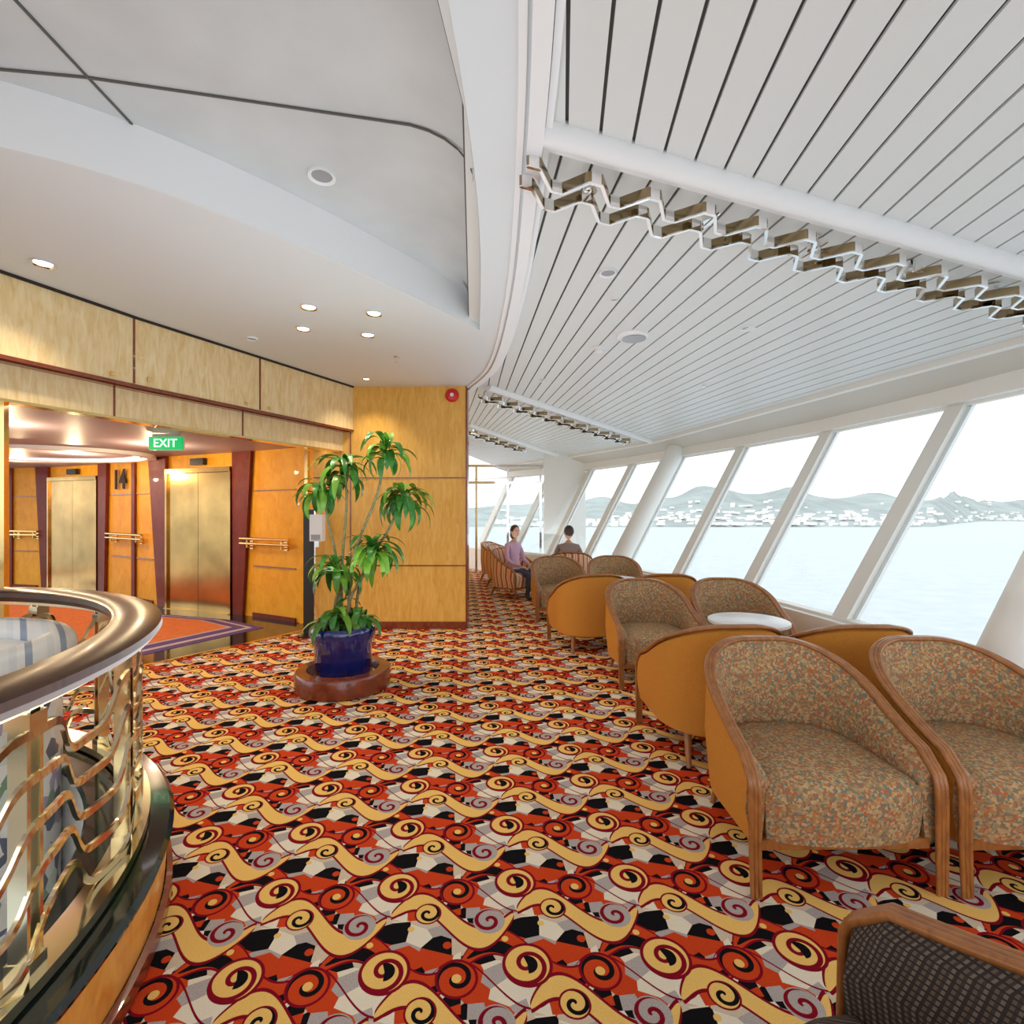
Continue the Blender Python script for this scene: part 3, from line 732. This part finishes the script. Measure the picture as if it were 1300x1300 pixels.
# ---------------------------------------------------------------- people (seated)
def person(name,loc,rz,shirt,skin,hair,long_hair,turn=0):
    e=empty(name,loc); e.rotation_euler=(0,0,math.radians(rz)); e.scale=(.95,.95,.95)
    vs=[(0,0,.50),(0,.03,.64),(0,.06,.80),(0,.05,.95),(0,.02,1.06),(0,.0,1.13)]
    rr=[(.15,.12),(.13,.105),(.145,.11),(.15,.10),(.055,.055),(.05,.05)]
    ed=[(0,1),(1,2),(2,3),(3,4),(4,5)]
    for s in (-1,1):
        o=len(vs)
        vs+=[(s*.10,-.05,.48),(s*.12,-.26,.49),(s*.13,-.44,.485),(s*.13,-.44,.28),(s*.13,-.40,.10),(s*.13,-.46,.045),(s*.135,-.58,.035)]
        rr+=[(.095,.09),(.08,.08),(.06,.06),(.056,.056),(.04,.04),(.042,.035),(.035,.022)]
        ed+=[(0,o)]+[(o+i,o+i+1) for i in range(6)]
        o=len(vs)
        vs+=[(s*.16,.05,1.0),(s*.215,.02,.88),(s*.235,-.02,.73),(s*.19,-.14,.66),(s*.13,-.25,.62)]
        rr+=[(.058,.055),(.05,.05),(.042,.042),(.036,.036),(.026,.024)]
        ed+=[(3,o)]+[(o+i,o+i+1) for i in range(4)]
    me=bpy.data.meshes.new('body'); me.from_pydata(vs,ed,[])
    o=bpy.data.objects.new('body_src',me); COL.objects.link(o)
    sk=o.modifiers.new('s','SKIN'); 
    for i,r in enumerate(rr): me.skin_vertices[0].data[i].radius=r
    me.skin_vertices[0].data[0].use_root=True
    o.modifiers.new('sub','SUBSURF').levels=2
    dg=bpy.context.evaluated_depsgraph_get(); dg.update()
    m2=bpy.data.meshes.new_from_object(o.evaluated_get(dg)); bpy.data.objects.remove(o)
    m2.materials.clear()
    for k in (shirt,skin,'trouser','black'): m2.materials.append(M[k])
    for p in m2.polygons:
        c=p.center; p.use_smooth=True
        if c.z>1.055: i=1
        elif c.y<-.14 and c.z>.585 and abs(c.x)<.25: i=1
        elif c.z<.075: i=3
        elif c.z<.56 : i=2
        else: i=0
        p.material_index=i
    ob=bpy.data.objects.new('body',m2); COL.objects.link(ob); ob.parent=e
    mb=MB()
    for s in (-1,1):
        w=V((s*.13,-.25,.615)); d=V((-s*.25,-.9,-.2)).normalized()
        side=d.cross(V((0,0,1))).normalized()
        mb.tube([w,w+d*.03,w+d*.07,w+d*.085],[.024,.036,.040,.030],skin,10,sq=.45)
        for i,(l,of) in enumerate(((.062,-.03),(.072,-.010),(.068,.010),(.052,.029))):
            b=w+d*.078+side*of; mb.tube([b,b+d*l*.4+V((0,0,.004)),b+d*l*.75+V((0,0,-.008)),b+d*l+V((0,0,-.025))],[.009,.0085,.008,.006],skin,7)
        b=w+d*.03+side*s*.03; mb.tube([b,b+side*s*.022+d*.02,b+side*s*.03+d*.05],[.012,.010,.007],skin,7)
    T=Matrix.Translation((0,-.015,1.245))@Matrix.Rotation(math.radians(turn),4,'Z')
    def blob(c,r,k,n=16):
        vv=[];ff=[];n2=n//2
        for i in range(n2+1):
            for j in range(n):
                ph=math.pi*i/n2; th=2*math.pi*j/n
                x,y,z=math.sin(ph)*math.cos(th),math.sin(ph)*math.sin(th),math.cos(ph)
                if k==skin and r[2]>.1:
                    if z<0: x*=1+.25*z*(1 if y<0 else .3); y*=1+.12*z
                    if y<-.75: y=-.75+(y+.75)*.5
                vv.append(T@(V(c)+V((x*r[0],y*r[1],z*r[2]))))
        for i in range(n2):
            for j in range(n): ff.append((i*n+j,i*n+(j+1)%n,(i+1)*n+(j+1)%n,(i+1)*n+j))
        mb.add(vv,ff,k)
    blob((0,0,0),(.078,.098,.118),skin,24)
    blob((0,-.088,-.012),(.011,.020,.024),skin); blob((0,-.079,-.055),(.024,.010,.007),'lip',10)
    for s in (-1,1):
        blob((s*.03,-.074,.012),(.013,.010,.008),'eye',10); blob((s*.03,-.083,.012),(.005,.004,.005),'black',8)
        blob((s*.03,-.082,.032),(.018,.006,.004),hair,8); blob((s*.079,.005,-.008),(.010,.018,.028),skin,10)
    blob((0,.022,.030),(.088,.100,.108),hair,20)
    if long_hair: blob((0,.055,-.05),(.080,.06,.10),hair,16)
    mb.obj('head_and_hands',60,e)
    return e
person('seated_woman',(.05,9.17,-.04),50,'pink','skin','hair',True,-20)
person('seated_man',(.97,8.80,-.04),178,'blueshirt','skin2','hair',False,25)

# ---------------------------------------------------------------- outside
mb=MB(); mb.add([(-6000,-6000,-36),(12000,-6000,-36),(12000,12000,-36),(-6000,12000,-36)],[(0,1,2,3)],'sea'); mb.obj('sea',0)
sky=[(560,640),(700,636),(760,628),(800,634),(850,622),(885,611),(920,618),(960,622),(1000,608),(1040,622),(1090,624),(1150,628),(1200,622),(1260,630),(1330,634),(1500,640),(1900,646)]
def skyv(u):
    for a,b in zip(sky[:-1],sky[1:]):
        if a[0]<=u<=b[0]: t=(u-a[0])/(b[0]-a[0]); t=t*t*(3-2*t); return lerp(a[1],b[1],t)
    return 646
from mathutils import noise
nu,nd=220,26; vs=[];fs=[]
for i in range(nu):
    u=560+i*(1340/nu)
    far=1250+800*max(0,min(1,(u-1185)/60))
    for j in range(nd):
        t=j/(nd-1); Y=far+t*1100
        peak=(650-skyv(u))/650*(far+700)+37.5
        prof=min(1,t/.62)**1.1 if t<.62 else 1-.7*(t-.62)/.38
        h=-37+peak*prof*(.86+.28*noise.noise(V((u*.018,Y*.006,0))))
        if j==0: h=-38
        vs.append(((u-650)/650*Y,Y,h))
for i in range(nu-1):
    for j in range(nd-1): fs.append((i*nd+j,(i+1)*nd+j,(i+1)*nd+j+1,i*nd+j+1))
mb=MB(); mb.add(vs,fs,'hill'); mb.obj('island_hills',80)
mb=MB()
for _ in range(800):
    i=random.randrange(10,nu-12); j=min(nd-2,int(1+abs(random.gauss(0,3.6)))); x,y,z=vs[i*nd+j]; s_=random.uniform(6,13)
    mb.box((x+random.uniform(-6,6),y+random.uniform(-20,20),z+3),(s_*1.5,s_,random.uniform(5,9)),'house',random.random())
mb.obj('hillside_houses',0)

# ---------------------------------------------------------------- lights
w=bpy.data.worlds.new('overcast'); S.world=w; w.use_nodes=True
bg=w.node_tree.nodes['Background']; bg.inputs[0].default_value=(.95,.975,1,1); bg.inputs[1].default_value=2.1
def pl(x,y,z,e,c=(1,.76,.45),r=.08):
    l=bpy.data.lights.new('lobby_lamp','POINT'); l.energy=e; l.color=c; l.shadow_soft_size=r; o=bpy.data.objects.new('lobby_lamp',l); o.location=(x,y,z); COL.objects.link(o)
for x,y in ((-4.6,6.6),(-6.5,7.6),(-8.3,8.6),(-5.0,5.0)):
    mb=MB(); mb.lathe([(.06,0),(.05,-.012),(.01,-.013)],(x,y,2.372),'lamp',20); mb.obj('downlight',40); pl(x,y,2.15,32,r=.03)
def wash(x,y,z,sx,sy,e,rz=0):  # added unseen area lamps, aimed up to brighten the ceilings
    l=bpy.data.lights.new('added_fill','AREA'); l.shape='RECTANGLE'; l.size=sx; l.size_y=sy; l.energy=e; l.color=(.84,.94,1)
    o=bpy.data.objects.new('ceiling_fill',l); o.location=(x,y,z); o.rotation_euler=(math.pi,0,rz); COL.objects.link(o)
wash(1.5,1.2,1.0,2.6,4,17); wash(1.1,5.4,1.0,2.0,4.2,20); wash(-1.0,2.6,1.0,1.6,3.6,32); wash(.3,9.8,1.0,1.6,4,16)
cam=bpy.data.cameras.new('camera'); cam.sensor_width=36; cam.lens=18; cam.clip_start=.02; cam.clip_end=30000
co=bpy.data.objects.new('camera',cam); co.location=(0,0,1.5); co.rotation_euler=(math.pi/2,0,0); COL.objects.link(co); S.camera=co
